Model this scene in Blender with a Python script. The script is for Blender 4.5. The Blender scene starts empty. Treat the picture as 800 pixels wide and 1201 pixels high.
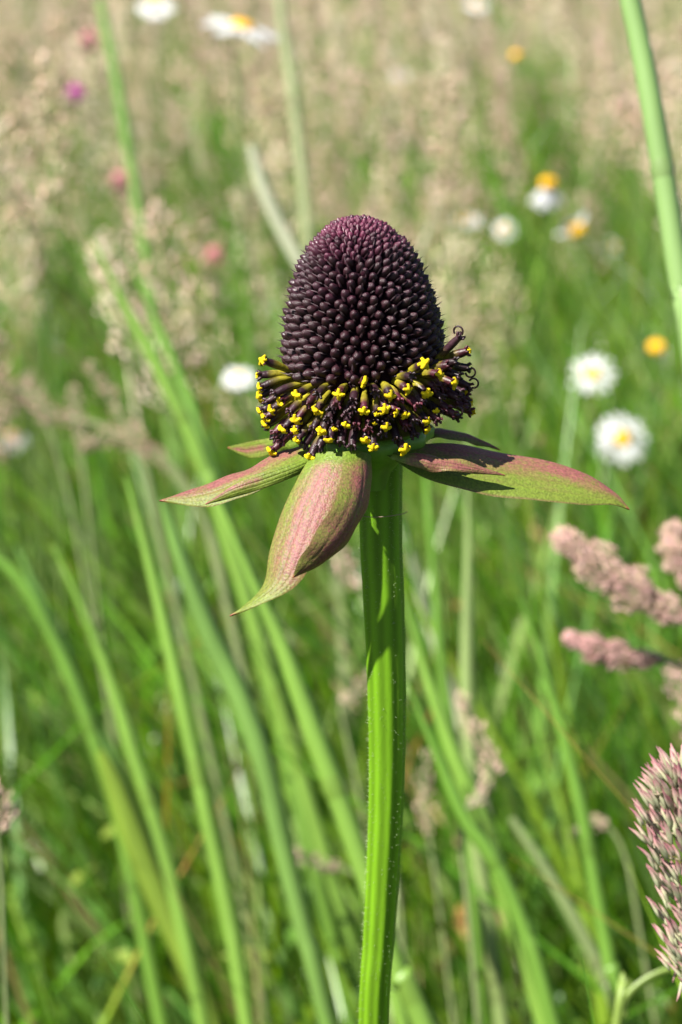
import bpy, math, random
import numpy as np
from mathutils import Vector, Matrix

sc = bpy.context.scene
rng = np.random.default_rng(11)
random.seed(5)

# ------------------------------------------------------------------ camera
PITCH = math.radians(16.0)
F = 2241.0                       # focal length in photograph pixels (800 x 1201)
HEAD = np.array([0.0, 0.0, 0.75])   # centre of the flower head's base
D0 = 0.299                       # its distance along the view axis
FWD = np.array([0, math.cos(PITCH), -math.sin(PITCH)])
RGT = np.array([1.0, 0, 0])
UP = np.array([0, math.sin(PITCH), math.cos(PITCH)])
CAM = HEAD - D0 * (FWD + RGT * (432 - 400) / F + UP * (600.5 - 505) / F)
cd = bpy.data.cameras.new('camera')
cam = bpy.data.objects.new('camera', cd)
sc.collection.objects.link(cam)
cam.location = CAM
cam.rotation_euler = (math.pi / 2 - PITCH, 0, 0)
cd.sensor_fit = 'VERTICAL'
cd.sensor_height = 36.0
cd.lens = 36.0 * F / 1201.0
cd.clip_start = 0.01
cd.clip_end = 3000
cd.dof.use_dof = True
cd.dof.focus_distance = D0 - 0.0105
cd.dof.aperture_fstop = 20.0
cd.dof.aperture_blades = 6
sc.camera = cam

# ------------------------------------------------------------------ sky and sun
AZ = math.radians(58)            # sun to the left of the camera's back
EL = math.radians(51)
SUN = Vector((-math.sin(AZ) * math.cos(EL), -math.cos(AZ) * math.cos(EL), math.sin(EL)))
w = bpy.data.worlds.new('World'); sc.world = w; w.use_nodes = True
nt = w.node_tree
sky = nt.nodes.new('ShaderNodeTexSky'); sky.sky_type = 'NISHITA'; sky.sun_disc = False
sky.sun_elevation = EL; sky.sun_rotation = math.atan2(SUN.x, SUN.y)
nt.links.new(sky.outputs[0], nt.nodes['Background'].inputs[0])
nt.nodes['Background'].inputs[1].default_value = 0.05
sd = bpy.data.lights.new('sun', 'SUN'); sd.energy = 5.0; sd.angle = math.radians(0.53); sd.color = (1.0, 0.955, 0.88)
so = bpy.data.objects.new('sun', sd); sc.collection.objects.link(so)
so.rotation_euler = SUN.to_track_quat('Z', 'Y').to_euler(); so.location = (-4, -4, 6)
sc.view_settings.view_transform = 'Standard'; sc.view_settings.look = 'None'
sc.view_settings.exposure = 1.45; sc.view_settings.gamma = 1.0; sc.view_settings.use_curve_mapping = False
sc.cycles.max_bounces = 7; sc.cycles.diffuse_bounces = 4; sc.cycles.glossy_bounces = 3
sc.cycles.transmission_bounces = 4; sc.cycles.caustics_reflective = False; sc.cycles.caustics_refractive = False
sc.cycles.sample_clamp_indirect = 6
sc.cycles.use_denoising = True

# ------------------------------------------------------------------ helpers
def P(px, py, d):                # a point of the place seen along a photograph pixel at view depth d
    return CAM + d * (FWD + RGT * (px - 400) / F + UP * (600.5 - py) / F)

def unit(v):
    v = np.asarray(v, float); return v / (np.linalg.norm(v, axis=-1, keepdims=True) + 1e-12)

def catmull(pts, n):
    p = np.asarray(pts, float)
    q = np.vstack([2 * p[0] - p[1], p, 2 * p[-1] - p[-2]])
    t = np.linspace(0, len(p) - 1 - 1e-9, n); i = t.astype(int); u = (t - i)[:, None]
    a, b, c, d = q[i], q[i + 1], q[i + 2], q[i + 3]
    return 0.5 * (2 * b + (c - a) * u + (2 * a - 5 * b + 4 * c - d) * u ** 2 + (3 * b - a - 3 * c + d) * u ** 3)

class Geo:
    """vertices, triangles / quads and a colour per vertex"""
    def __init__(s): s.v = []; s.f = []; s.c = []; s.n = 0
    def add(s, v, f, c):
        v = np.asarray(v, float).reshape(-1, 3)
        f = np.asarray(f, int)
        if f.shape[1] == 3: f = np.hstack([f, -np.ones((len(f), 1), int) - s.n])
        c = np.asarray(c, float)
        if c.ndim == 1: c = np.tile(c, (len(v), 1))
        s.v.append(v); s.f.append(np.where(f < 0, -1, f + s.n) if f.shape[1] == 4 else f); s.c.append(c); s.n += len(v)
    def arrays(s):
        return np.vstack(s.v), np.vstack(s.f), np.vstack(s.c)
    def mesh(s, name, mat, off=(0, 0, 0), smooth=True):
        v, f, c = s.arrays()
        return make_mesh(name, v - np.asarray(off, float), f, c, mat, smooth)

def make_mesh(name, v, f, c, mat, smooth=True):
    me = bpy.data.meshes.new(name)
    tri = f[:, 3] < 0
    tot = np.where(tri, 3, 4)
    loops = f[np.arange(4)[None, :] < tot[:, None]]
    me.vertices.add(len(v)); me.vertices.foreach_set('co', np.ascontiguousarray(v, np.float32).ravel())
    me.loops.add(len(loops)); me.loops.foreach_set('vertex_index', loops.astype(np.int32))
    me.polygons.add(len(f))
    st = np.concatenate([[0], np.cumsum(tot)[:-1]]).astype(np.int32)
    me.polygons.foreach_set('loop_start', st); me.polygons.foreach_set('loop_total', tot.astype(np.int32))
    if smooth: me.polygons.foreach_set('use_smooth', np.ones(len(f), bool))
    a = me.attributes.new('tint', 'FLOAT_COLOR', 'POINT')
    rgba = np.ones((len(v), 4), np.float32); rgba[:, :3] = c
    a.data.foreach_set('color', rgba.ravel())
    me.materials.append(mat); me.update(calc_edges=True); me.validate()
    return me

def link(name, me, parent=None, **props):
    o = bpy.data.objects.new(name, me); sc.collection.objects.link(o)
    if parent is not None: o.parent = parent
    for k, v in props.items(): o[k] = v
    return o

def thing(name, loc, label, category, group=None):
    o = bpy.data.objects.new(name, None); sc.collection.objects.link(o)
    o.location = loc; o.empty_display_size = 0.02
    o['label'] = label; o['category'] = category
    if group: o['group'] = group
    return o

def grid_faces(nr, nc, wrap=False):
    r = np.arange(nr - 1)[:, None]; c = np.arange(nc if wrap else nc - 1)[None, :]
    c2 = (c + 1) % nc
    return np.stack([r * nc + c, r * nc + c2, (r + 1) * nc + c2, (r + 1) * nc + c], -1).reshape(-1, 4)

def frames(path):
    t = unit(np.gradient(path, axis=0))
    ref = np.array([0, 1.0, 0.15])
    s = unit(np.cross(t, ref)); n = np.cross(s, t)
    return t, s, n

def tube(g, path, rad, seg=8, col=(.1, .2, .03), rib=0.0, nrib=0, flat=1.0, cap=True):
    path = np.asarray(path, float); m = len(path)
    t, s, n = frames(path)
    a = np.arange(seg) * 2 * math.pi / seg
    rad = np.broadcast_to(np.asarray(rad, float), (m,))
    k = 1 + (rib * np.cos(nrib * a) if nrib else 0 * a)
    v = path[:, None] + rad[:, None, None] * (s[:, None] * (np.cos(a) * k)[None, :, None] + n[:, None] * (flat * np.sin(a) * k)[None, :, None])
    col = np.asarray(col, float)
    c = np.repeat(col, seg, 0) if col.ndim == 2 else np.tile(col, (m * seg, 1))
    if nrib: c = c * (0.86 + 0.22 * np.tile(np.cos(nrib * a), m))[:, None]
    g.add(v.reshape(-1, 3), grid_faces(m, seg, True)[:, ::-1], c)
    if cap:
        for row, fl in ((0, 0), (m - 1, 1)):
            cv = np.vstack([v[row], path[row][None]])
            i = np.arange(seg); j = (i + 1) % seg
            g.add(cv, np.stack([i, j, np.full(seg, seg)] if not fl else [j, i, np.full(seg, seg)], -1), c[row * seg])

# ------------------------------------------------------------------ materials (procedural, tinted per vertex)
def material(name, rough=0.5, transl=0.0, spec=0.4, speck=0.25, scale=600.0, bump=0.0, bscale=900.0, sheen=0.0, island=0.0, streak=None):
    m = bpy.data.materials.new(name); m.use_nodes = True
    n = m.node_tree.nodes; l = m.node_tree.links
    b = n['Principled BSDF']; out = n['Material Output']
    at = n.new('ShaderNodeAttribute'); at.attribute_name = 'tint'
    geo = n.new('ShaderNodeNewGeometry'); oi = n.new('ShaderNodeObjectInfo')
    tc = n.new('ShaderNodeTexCoord')
    mp = n.new('ShaderNodeMapping'); l.new(tc.outputs['Object'], mp.inputs[0])
    if streak: mp.inputs['Scale'].default_value = streak
    nz = n.new('ShaderNodeTexNoise'); nz.inputs['Scale'].default_value = scale; nz.inputs['Detail'].default_value = 3
    l.new(mp.outputs[0], nz.inputs['Vector'])
    mr = n.new('ShaderNodeMapRange'); mr.inputs[1].default_value = 0.3; mr.inputs[2].default_value = 0.7
    mr.inputs[3].default_value = 1 - speck; mr.inputs[4].default_value = 1 + speck
    l.new(nz.outputs[0], mr.inputs[0])
    mx = n.new('ShaderNodeVectorMath'); mx.operation = 'SCALE'
    l.new(at.outputs['Color'], mx.inputs[0]); l.new(mr.outputs[0], mx.inputs['Scale'])
    hs = n.new('ShaderNodeHueSaturation'); l.new(mx.outputs[0], hs.inputs['Color'])
    if island:
        r2 = n.new('ShaderNodeMapRange'); l.new(oi.outputs['Random'], r2.inputs[0])
        r2.inputs[3].default_value = 1 - island; r2.inputs[4].default_value = 1 + island
        l.new(r2.outputs[0], hs.inputs['Value'])
    l.new(hs.outputs[0], b.inputs['Base Color'])
    b.inputs['Roughness'].default_value = rough; b.inputs['Specular IOR Level'].default_value = spec
    if sheen:
        b.inputs['Sheen Weight'].default_value = sheen; b.inputs['Sheen Roughness'].default_value = 0.4
    if bump:
        bn = n.new('ShaderNodeTexNoise'); bn.inputs['Scale'].default_value = bscale; bn.inputs['Detail'].default_value = 2
        l.new(mp.outputs[0], bn.inputs['Vector'])
        bp = n.new('ShaderNodeBump'); bp.inputs['Strength'].default_value = bump; bp.inputs['Distance'].default_value = 0.0004
        l.new(bn.outputs[0], bp.inputs['Height']); l.new(bp.outputs[0], b.inputs['Normal'])
    if transl:
        tr = n.new('ShaderNodeBsdfTranslucent')
        h2 = n.new('ShaderNodeHueSaturation'); h2.inputs['Saturation'].default_value = 1.15; h2.inputs['Value'].default_value = 1.25
        l.new(hs.outputs[0], h2.inputs['Color']); l.new(h2.outputs[0], tr.inputs[0])
        ms = n.new('ShaderNodeMixShader'); ms.inputs[0].default_value = transl
        l.new(b.outputs[0], ms.inputs[1]); l.new(tr.outputs[0], ms.inputs[2]); l.new(ms.outputs[0], out.inputs[0])
    return m

M_GRASS = material('grass_blade_green', 0.36, 0.40, 0.5, 0.18, 60)
M_BLADE = material('grass_stem_green', 0.42, 0.22, 0.45, 0.12, 120, streak=(1, 1, 0.08))
M_SEED = material('grass_seed_pink', 0.6, 0.25, 0.3, 0.2, 200)
M_SPIKE = material('spikelet', 0.5, 0.25, 0.35, 0.25, 900, island=0.2)
M_STEM = material('flower_stem', 0.42, 0.25, 0.45, 0.10, 700, 0.15, 1500, streak=(1, 1, 0.15))
M_HAIR = material('plant_hair', 0.5, 0.4, 0.3, 0.1)
M_BRACT = material('bract', 0.5, 0.22, 0.35, 0.28, 2600, 0.3, 3500)
M_BUD = material('disc_bud', 0.42, 0.0, 0.45, 0.28, 1500, 0.3, 2500, island=0.2)
M_CORE = material('receptacle_core', 0.9, 0.0, 0.05, 0.3, 1500)
M_TUBE = material('floret_tube', 0.45, 0.12, 0.4, 0.3, 1500, 0.2, 2500, island=0.15)
M_POLLEN = material('yellow_pollen', 0.7, 0.15, 0.2, 0.2, 2500, 0.5, 3000, island=0.15)
M_PETAL = material('white_petal', 0.6, 0.3, 0.3, 0.05, 300)
M_DISC = material('yellow_disc', 0.65, 0.05, 0.2, 0.3, 900, 0.6, 1500)
M_LEAF = material('herb_leaf', 0.45, 0.3, 0.4, 0.2, 120)

def ground_material():
    m = bpy.data.materials.new('meadow_ground'); m.use_nodes = True
    n = m.node_tree.nodes; l = m.node_tree.links; b = n['Principled BSDF']
    tc = n.new('ShaderNodeTexCoord')
    n1 = n.new('ShaderNodeTexNoise'); n1.inputs['Scale'].default_value = 9; n1.inputs['Detail'].default_value = 9
    l.new(tc.outputs['Object'], n1.inputs['Vector'])
    cr = n.new('ShaderNodeValToRGB'); e = cr.color_ramp.elements
    e[0].position = 0.35; e[0].color = (0.022, 0.018, 0.010, 1)
    e[1].position = 0.7; e[1].color = (0.045, 0.075, 0.016, 1)
    l.new(n1.outputs[0], cr.inputs[0]); l.new(cr.outputs[0], b.inputs['Base Color'])
    b.inputs['Roughness'].default_value = 0.95
    bp = n.new('ShaderNodeBump'); bp.inputs['Strength'].default_value = 0.8; bp.inputs['Distance'].default_value = 0.03
    l.new(n1.outputs[0], bp.inputs['Height']); l.new(bp.outputs[0], b.inputs['Normal'])
    return m

# ------------------------------------------------------------------ ground: finely uneven near, running to the horizon
def build_ground():
    ax = np.concatenate([-np.geomspace(2000, 3, 14), np.linspace(-2.8, 2.8, 40), np.geomspace(3, 2000, 14)])
    ay = np.concatenate([-np.geomspace(2000, 2, 12), np.linspace(-1.8, 8, 60), np.geomspace(8.5, 2000, 16)])
    X, Y = np.meshgrid(ax, ay)
    Z = 0.012 * np.sin(X * 3.1 + 1) * np.sin(Y * 2.3) + 0.006 * np.sin(X * 9 + Y * 7)
    Z = np.where((abs(X) < 2.9) & (Y > -1.9) & (Y < 8.2), Z, 0.0)
    v = np.stack([X, Y, Z - 0.006], -1).reshape(-1, 3)
    me = make_mesh('ground', v, grid_faces(len(ay), len(ax)), np.ones((len(v), 3)), ground_material())
    link('ground', me, kind='structure')
build_ground()

# ------------------------------------------------------------------ the coneflower
AXT = Matrix.Rotation(math.radians(-3.8), 3, 'Y') @ Matrix.Rotation(math.radians(1.0), 3, 'X')
AX = np.array(AXT)               # head tilt: a little to the left
cone = thing('coneflower', (0, 0, 0), 'dark purple domed coneflower with yellow floret ring and drooping pink green bracts', 'flower')
MM = 0.001

def head(p):                     # head-local millimetres -> world
    return HEAD + (np.asarray(p, float) * MM) @ AX.T

# profile of the receptacle (mm)
PROF = catmull([(6.5, -2.0), (9.4, 0.2), (10.2, 3), (10.7, 6.5), (11.0, 10), (10.75, 14.5), (9.95, 19.5), (8.55, 24.5), (6.75, 28.4), (4.6, 31.2), (2.3, 32.6), (0.02, 33.0)], 90)
def prof_at(z): return np.interp(z, PROF[:, 1], PROF[:, 0])

def build_receptacle():
    g = Geo(); seg = 40; a = np.arange(seg) * 2 * math.pi / seg
    v = np.stack([PROF[:, 0, None] * np.cos(a), PROF[:, 0, None] * np.sin(a), np.repeat(PROF[:, 1, None], seg, 1)], -1).reshape(-1, 3)
    z = v[:, 2]
    c = np.where((z < 8)[:, None], np.array([.05, .045, .012]), np.array([.012, .004, .008]))
    c = np.where((z < 0.5)[:, None], np.array([.10, .19, .03]), c)
    g.add(head(v), grid_faces(len(PROF), seg, True), c)
    bot = np.vstack([v[:seg], [[0, 0, -3.0]]]); i = np.arange(seg)
    g.add(head(bot), np.stack([(i + 1) % seg, i, np.full(seg, seg)], -1), (.10, .19, .03))
    link('receptacle', g.mesh('receptacle', M_CORE), cone)
build_receptacle()

def bud_geo(seed, tint, tip, slim=1.0):
    """unopened disc floret: a blunt club with a pointed chaff scale beside it, unit size, axis +Z"""
    r = np.random.default_rng(seed); g = Geo(); seg = 7
    prof = [(0.38, -0.55), (0.50, 0.00), (0.45, 0.50), (0.24, 0.90)]
    a = np.arange(seg) * 2 * math.pi / seg
    rows = []; cols = []
    for k, (rad, z) in enumerate(prof):
        rr = rad * slim * (1 + r.uniform(-.10, .10, seg))
        rows.append(np.stack([rr * np.cos(a), rr * np.sin(a), np.full(seg, z)], -1))
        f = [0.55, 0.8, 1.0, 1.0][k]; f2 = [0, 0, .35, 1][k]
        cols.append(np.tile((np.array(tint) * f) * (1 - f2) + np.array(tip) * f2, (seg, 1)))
    v = np.vstack(rows + [[[r.uniform(-.08, .08), r.uniform(-.08, .08), 1.10]]]); c = np.vstack(cols + [[tip]])
    g.add(v, grid_faces(4, seg, True), c)
    i = np.arange(seg); top = 3 * seg
    g.f.append(np.stack([top + i, top + (i + 1) % seg, np.full(seg, 4 * seg), np.full(seg, -1)], -1))
    # chaff scale: a small dark spike on the lower side
    g.add([(-.22, -.50, -.2), (.22, -.50, -.2), (0, -.30, -.2), (0.03, -.62, 1.28)], [(0, 1, 3), (1, 2, 3), (2, 0, 3)], np.array(tip) * .8)
    return g

def build_buds():
    # areas along the profile from just above the florets to the tip
    z0 = 10.3
    pr = PROF[PROF[:, 1] >= z0]
    ds = np.linalg.norm(np.diff(pr, axis=0), axis=1)
    rm = (pr[1:, 0] + pr[:-1, 0]) / 2; zm = (pr[1:, 1] + pr[:-1, 1]) / 2
    size = np.interp(zm, [8, 12, 20, 26, 30, 32, 33.3], [1.86, 1.84, 1.72, 1.50, 1.16, 0.92, 0.80])
    cnt = 2 * math.pi * rm * ds / (0.86 * size ** 2)
    cum = np.concatenate([[0], np.cumsum(cnt)])
    n = int(cum[-1])
    ga = math.pi * (3 - math.sqrt(5))
    variants = []
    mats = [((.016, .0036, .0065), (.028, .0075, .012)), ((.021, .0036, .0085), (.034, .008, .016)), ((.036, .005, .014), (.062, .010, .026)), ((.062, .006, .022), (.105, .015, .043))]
    for k, (t, p) in enumerate(mats):
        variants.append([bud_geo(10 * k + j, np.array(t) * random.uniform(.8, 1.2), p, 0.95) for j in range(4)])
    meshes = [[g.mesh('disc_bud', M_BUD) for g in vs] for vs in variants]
    rest = Geo(); cand = []
    camd = CAM - HEAD
    for i in range(n):
        k = n - 0.5 - i
        r = np.interp(k, cum, pr[:, 0]); z = np.interp(k, cum, pr[:, 1])
        s = np.interp(z, [8, 12, 20, 26, 30, 32, 33.3], [1.86, 1.84, 1.72, 1.50, 1.16, 0.92, 0.80])
        th = i * ga + rng.normal(0, 0.018)
        e = 0.15
        r1, r2 = prof_at(z - e), prof_at(z + e)
        slope = np.array([-(r1 - r2), 2 * e]); slope /= np.linalg.norm(slope) + 1e-9   # along the profile (r, z), upwards
        nr, nz = slope[1], -slope[0]
        upk = np.interp(z, [8, 30, 33], [0.34, 0.30, 0.05]) + rng.normal(0, .06)
        dr, dz = nr + slope[0] * upk, nz + slope[1] * upk
        d = unit(np.array([dr * math.cos(th), dr * math.sin(th), dz]) + rng.normal(0, .085, 3))
        pos = np.array([r * math.cos(th), r * math.sin(th), z])
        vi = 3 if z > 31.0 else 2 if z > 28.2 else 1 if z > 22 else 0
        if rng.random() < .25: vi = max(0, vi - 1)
        L = s * (0.92 if z < 29 else 0.75) * rng.uniform(.80, 1.18)
        # basis: z = d, -y = down the cone
        down = np.array([0, 0, -1.0]); x = unit(np.cross(d, down) + 1e-6); y = np.cross(d, x)
        s *= 1.07; Rm = np.stack([x * s * rng.uniform(.92, 1.04), y * s, d * L * 1.15], 1)
        nrm = d @ AX.T
        vis = nrm @ unit(CAM - head(pos))
        cand.append((vis, vi, rng.integers(4), pos, Rm))
    cand.sort(key=lambda q: -q[0])
    for q, (vis, vi, j, pos, Rm) in enumerate(cand):
        A = AX @ (Rm * MM)
        p = head(pos)
        if q < 296:
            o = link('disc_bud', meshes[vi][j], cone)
            m = Matrix.Identity(4)
            for a in range(3):
                for b in range(3): m[a][b] = A[a, b]
                m[a][3] = p[a]
            o.matrix_local = m
        else:
            v, f, c = variants[vi][j].arrays()
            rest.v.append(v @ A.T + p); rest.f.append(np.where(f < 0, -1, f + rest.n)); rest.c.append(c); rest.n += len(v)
    link('disc_buds', rest.mesh('disc_buds', M_BUD), cone, kind='stuff')
build_buds()

# open florets: olive tube, dark anther collar, yellow pollen star; tips given as seen in the skirt of the head
def build_florets():
    tips = [(75,85,1),(185,208,1),(125,222,1),(92,250,1),(175,290,1.3),(127,318,1),(245,265,1.15),(320,218,1.1),(405,183,1.1),(398,277,1.15),
            (258,335,1.2),(278,368,1),(168,325,.8),(338,320,.7),(465,275,1.1),(485,232,1),(542,214,1.1),(602,230,1.2),(600,137,1.1),(650,172,1.1),
            (698,202,1),(630,290,.7),(530,300,.8),(600,325,.9),(600,352,.8),(397,375,1.2),(422,403,.8),(465,338,.8),(520,418,1.25),(213,420,1),(80,390,1.2),
            (55,170,1),(32,200,1),(50,250,.9),(68,275,1),(172,360,.7),(500,290,.6),(66,296,.8),(30,130,.4),(735,45,0),(758,95,.25),(762,150,0),(765,215,0),
            (745,262,0),(762,300,.3),(700,310,0),(660,250,0),(690,140,0),(715,130,0),(640,215,0),(575,275,0),(560,175,0),(440,225,0),(365,245,0),(290,270,0),
            (210,245,0),(150,265,0),(100,200,0),(70,225,0),(110,365,0),(140,345,0),(240,395,0),(300,330,.3),(340,290,0),(370,330,0),(430,320,.2),(500,385,0),
            (560,330,0),(560,375,0),(640,330,0),(680,290,0),(730,235,0),(480,310,0),(410,345,0),(315,385,0),(350,400,0),(190,385,0),(725,180,0),(670,215,0),(90,335,0),
            (735,285,0),(715,255,0),(655,300,0),(250,215,0),(310,255,0),(360,275,0),(440,290,.3),(515,255,0),(590,265,0),(225,330,0),(455,365,0),(535,345,0),(280,300,0)]
    lists = []
    for zx, zy, yel in tips:
        px, py = 290 + zx / 2.963, 390 + zy / 2.963
        R = 15.4 if not (zx < 110 or zx > 690) else 16.3
        if 110 <= zx <= 690: R += rng.uniform(-.7, .5)
        x = (px - 427.5) / 7.5
        if abs(x) > R * .985: x = math.copysign(R * .985, x)
        y = -math.sqrt(max(R * R - x * x, 1.0))
        vv = (505 - py) / 7.5 * (D0 + y * MM * .96) / D0
        z = (vv - y * math.sin(PITCH)) / math.cos(PITCH)
        # the florets sit all round: each carries back on the hidden side a partner
        lists.append((x, y, z, yel))
    for k in range(46):           # far side of the head
        a = rng.uniform(.05, math.pi - .05); R = rng.uniform(15, 16.6)
        lists.append((R * math.cos(a), R * math.sin(a), rng.uniform(-1.5, 9), 0 if k % 3 else 1))
    OLV = np.array([.31, .27, .018]); DRK = np.array([.022, .007, .011]); MAR = np.array([.060, .010, .018])
    star_meshes = []
    for k in range(4):
        r = np.random.default_rng(70 + k); g = Geo()
        for j in range(5 if k < 3 else 4):
            a = j * 2 * math.pi / (5 if k < 3 else 4) + r.uniform(-.3, .3)
            d = np.array([math.cos(a), math.sin(a), r.uniform(-.2, .45)])
            q = np.array([d * .05, d * .42, d * .82 + [0, 0, -.16]])
            tube(g, q, [.34, .33, .20], 5, np.array([.88, .66, .008]) * r.uniform(.8, 1.1))
        star_meshes.append(g.mesh('pollen', M_POLLEN))
    curl_n = 0
    for k, (x, y, z, yel) in enumerate(lists):
        th = math.atan2(y, x); R = math.hypot(x, y)
        tip = np.array([x, y, z])
        zb = np.clip(z * 0.75 + 3.6, 0.3, 9.9)
        rb = prof_at(zb) - .6
        th2 = th + rng.normal(0, .03)
        base = np.array([rb * math.cos(th2), rb * math.sin(th2), zb])
        d = tip - base; L = np.linalg.norm(d); d = d / L
        bend = np.array([0, 0, rng.uniform(.1, .5)])
        path = catmull([base, base + d * L * .5 + bend, tip], 7)
        dark = rng.uniform(.62, .76) if yel else rng.uniform(.40, .68)
        tt = np.linspace(0, 1, 7)[:, None]
        mix = np.clip((tt - dark + .1) / .2, 0, 1)
        dcol = DRK * rng.uniform(.7, 1.5) if rng.random() < .6 else MAR * rng.uniform(.6, 1.2)
        col = OLV * rng.uniform(.55, 1.1) * (1 - mix) + dcol * mix
        g = Geo(); rr = np.interp(tt[:, 0], [0, .35, .6, .8, 1], [.42, .50, .72, .74, .55]) * rng.uniform(.85, 1.1)
        tube(g, head(path), rr * MM, 7, col)
        o = link('open_floret', g.mesh('open_floret', M_TUBE), cone)
        # flared lobes of the corolla with the anther collar rising from it
        g2 = Geo(); e = path[-1]; d2 = unit(path[-1] - path[-2]); s1 = unit(np.cross(d2, [0, 0, 1.0])); s2 = np.cross(s1, d2)
        for j in range(5):
            a = j * 1.2566 + rng.uniform(-.2, .2); q = s1 * math.cos(a) + s2 * math.sin(a)
            lb = np.array([e + q * .35 - d2 * .2, e + q * .75 + d2 * .25, e + q * (.85 if yel else .60) + d2 * .45])
            tube(g2, head(lb), np.array([.26, .22, .07]) * MM, 4, dcol * rng.uniform(.8, 1.7))
        link('corolla_lobes', g2.mesh('corolla_lobes', M_TUBE), o)
        if yel:
            s = 1.08 * math.sqrt(yel) * rng.uniform(.92, 1.08)
            p = e + d2 * .45
            zz = d2 if rng.random() < .7 else unit(d2 + rng.normal(0, .4, 3)); xx = unit(np.cross(zz, [.3, .1, 1])); yy = np.cross(zz, xx)
            A = AX @ (np.stack([xx, yy, zz], 1) * s * MM); pw = head(p)
            st = link('pollen', star_meshes[k % 4], o); m = Matrix.Identity(4)
            for a in range(3):
                for b in range(3): m[a][b] = A[a, b]
                m[a][3] = pw[a]
            st.matrix_local = m
        elif x > 9 and y < 4 and curl_n < 5:   # spent florets with styles curled back
            curl_n += 1; ang = np.linspace(0, 4.6, 12); cr = .75
            side = s2 * (1 if curl_n % 2 else -1)
            q = e + d2 * .3 + (np.sin(ang)[:, None] * d2 + (1 - np.cos(ang))[:, None] * side) * cr
            g3 = Geo(); tube(g3, head(q), .16 * MM, 5, (.03, .012, .014))
            link('curled_style', g3.mesh('curled_style', M_TUBE), o)
build_florets()

# bracts: ruled between their two edges, given at their real depth (mm in front of the head's axis)
def W(px, py, dc): return P(px, py, D0 - dc * MM)
GRN = np.array([.125, .190, .018]); OLI = np.array([.16, .165, .028]); PNK = np.array([.25, .088, .080]); PUR = np.array([.12, .032, .036]); RED = np.array([.26, .035, .04])
def bract(edge1, edge2, bulge, blush, seed, basegreen=.12, nv=46, nu=21, wave=.25, label=None, edgecol=np.array([.15, .085, .035]), name='bract', ripe=.35):
    nv, nu = int(nv * 2.2), nu * 2 + 1
    r = np.random.default_rng(seed)
    e1 = catmull([W(*p) for p in edge1], nv); e2 = catmull([W(*p) for p in edge2], nv)
    u = np.linspace(0, 1, nu)
    S = e1[:, None] * (1 - u)[None, :, None] + e2[:, None] * u[None, :, None]
    wid = np.linalg.norm(e2 - e1, axis=1)
    tan = unit(np.gradient((e1 + e2) / 2, axis=0)); sid = unit(e2 - e1 + 1e-9); nor = unit(np.cross(tan, sid))
    if (nor.mean(0) @ (CAM - HEAD)) < 0: nor = -nor
    nor[-1] = nor[-2]
    t = np.linspace(0, 1, nv)
    wob = catmull(r.normal(0, 1, (9, 1)), nv)[:, 0] * wave * MM
    prof = np.sin(math.pi * u)
    S = S + nor[:, None] * (bulge * wid[:, None] * prof[None])[..., None]
    S = S + nor[:, None] * (wob[:, None] * (abs(u - .5) * 2)[None] ** 2 * np.sin(math.pi * t)[:, None])[..., None]
    # lengthwise veins: real shallow furrows
    vein = np.zeros(nu)
    for c0, dp in ((.5, 1.0), (.26, .6), (.74, .6), (.12, .35), (.88, .35)): vein += dp * np.exp(-((u - c0) / .035) ** 2)
    S = S - nor[:, None] * (vein[None] * .11 * MM * np.sin(math.pi * np.clip(t * .98 + .01, 0, 1))[:, None])[..., None]
    th = .28 * MM * (1 - (2 * u - 1) ** 8)[None, :, None] * nor[:, None]
    top = S + th * .5; bot = S - th * .5
    U, T = np.meshgrid(u, t)
    n1 = catmull(r.normal(0, 1, (14, 8)), nv); n1 = np.stack([np.interp(u, np.linspace(0, 1, 8), row) for row in n1])
    cu, hw, t0, t1 = blush      # blush: centre across, half width, from / to along the bract
    b = np.exp(-((U - cu) / hw) ** 2) * np.clip((T - t0) / .08, 0, 1) * np.clip((t1 - T) / .25 + .5, 0, 1)
    b = np.clip(b * 1.0 + n1 * .20 * (.3 + b) + r.normal(0, .20, U.shape) * (.25 + b), 0, 1)[..., None]
    base = np.where((T < basegreen)[..., None], GRN * 1.1, GRN * (1 - .35 * T[..., None]) + OLI * .35 * T[..., None])
    col = base * (1 - b) + (PNK * (1 - ripe * T[..., None]) + PUR * ripe * T[..., None]) * b
    ed = np.clip((abs(U - .5) * 2 - .90) / .1, 0, 1)[..., None] * np.clip(T * 5 - .5, 0, 1)[..., None]
    col = col * (1 - ed * .7) + edgecol * ed * .7
    tipm = np.clip((T - .95) / .05, 0, 1)[..., None]; col = col * (1 - tipm) + RED * tipm
    vv = np.clip(vein, 0, 1)[None, :, None] * np.clip(T * 4, 0, 1)[..., None]
    col = col * (1 - .22 * vv) + np.array([.13, .07, .03]) * .22 * vv
    bcol = (GRN * .75 + OLI * .25) * (1 - .5 * b) + PUR * .5 * b
    g = Geo(); gf = grid_faces(nv, nu)
    g.add(top.reshape(-1, 3), gf, col.reshape(-1, 3)); g.add(bot.reshape(-1, 3), gf[:, ::-1], bcol.reshape(-1, 3))
    o = link(name, g.mesh('bract', M_BRACT), cone)
    if label: o['label'] = label
    return o

# right bract, long and nearly level
bract([(474,524,4),(520,520,3),(570,526,2),(640,541,2),(692,558,3),(722,578,4),(738,597,5)],
      [(452,533,9),(500,562,9),(560,577,9),(620,587,8),(680,592,7),(715,592,6),(738,598,5)], .07, (.12,.34,.04,1.1), 1, .05, 56, label='long level bract with purple upper edge and green lower half', edgecol=np.array([.16,.07,.05]))
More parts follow.
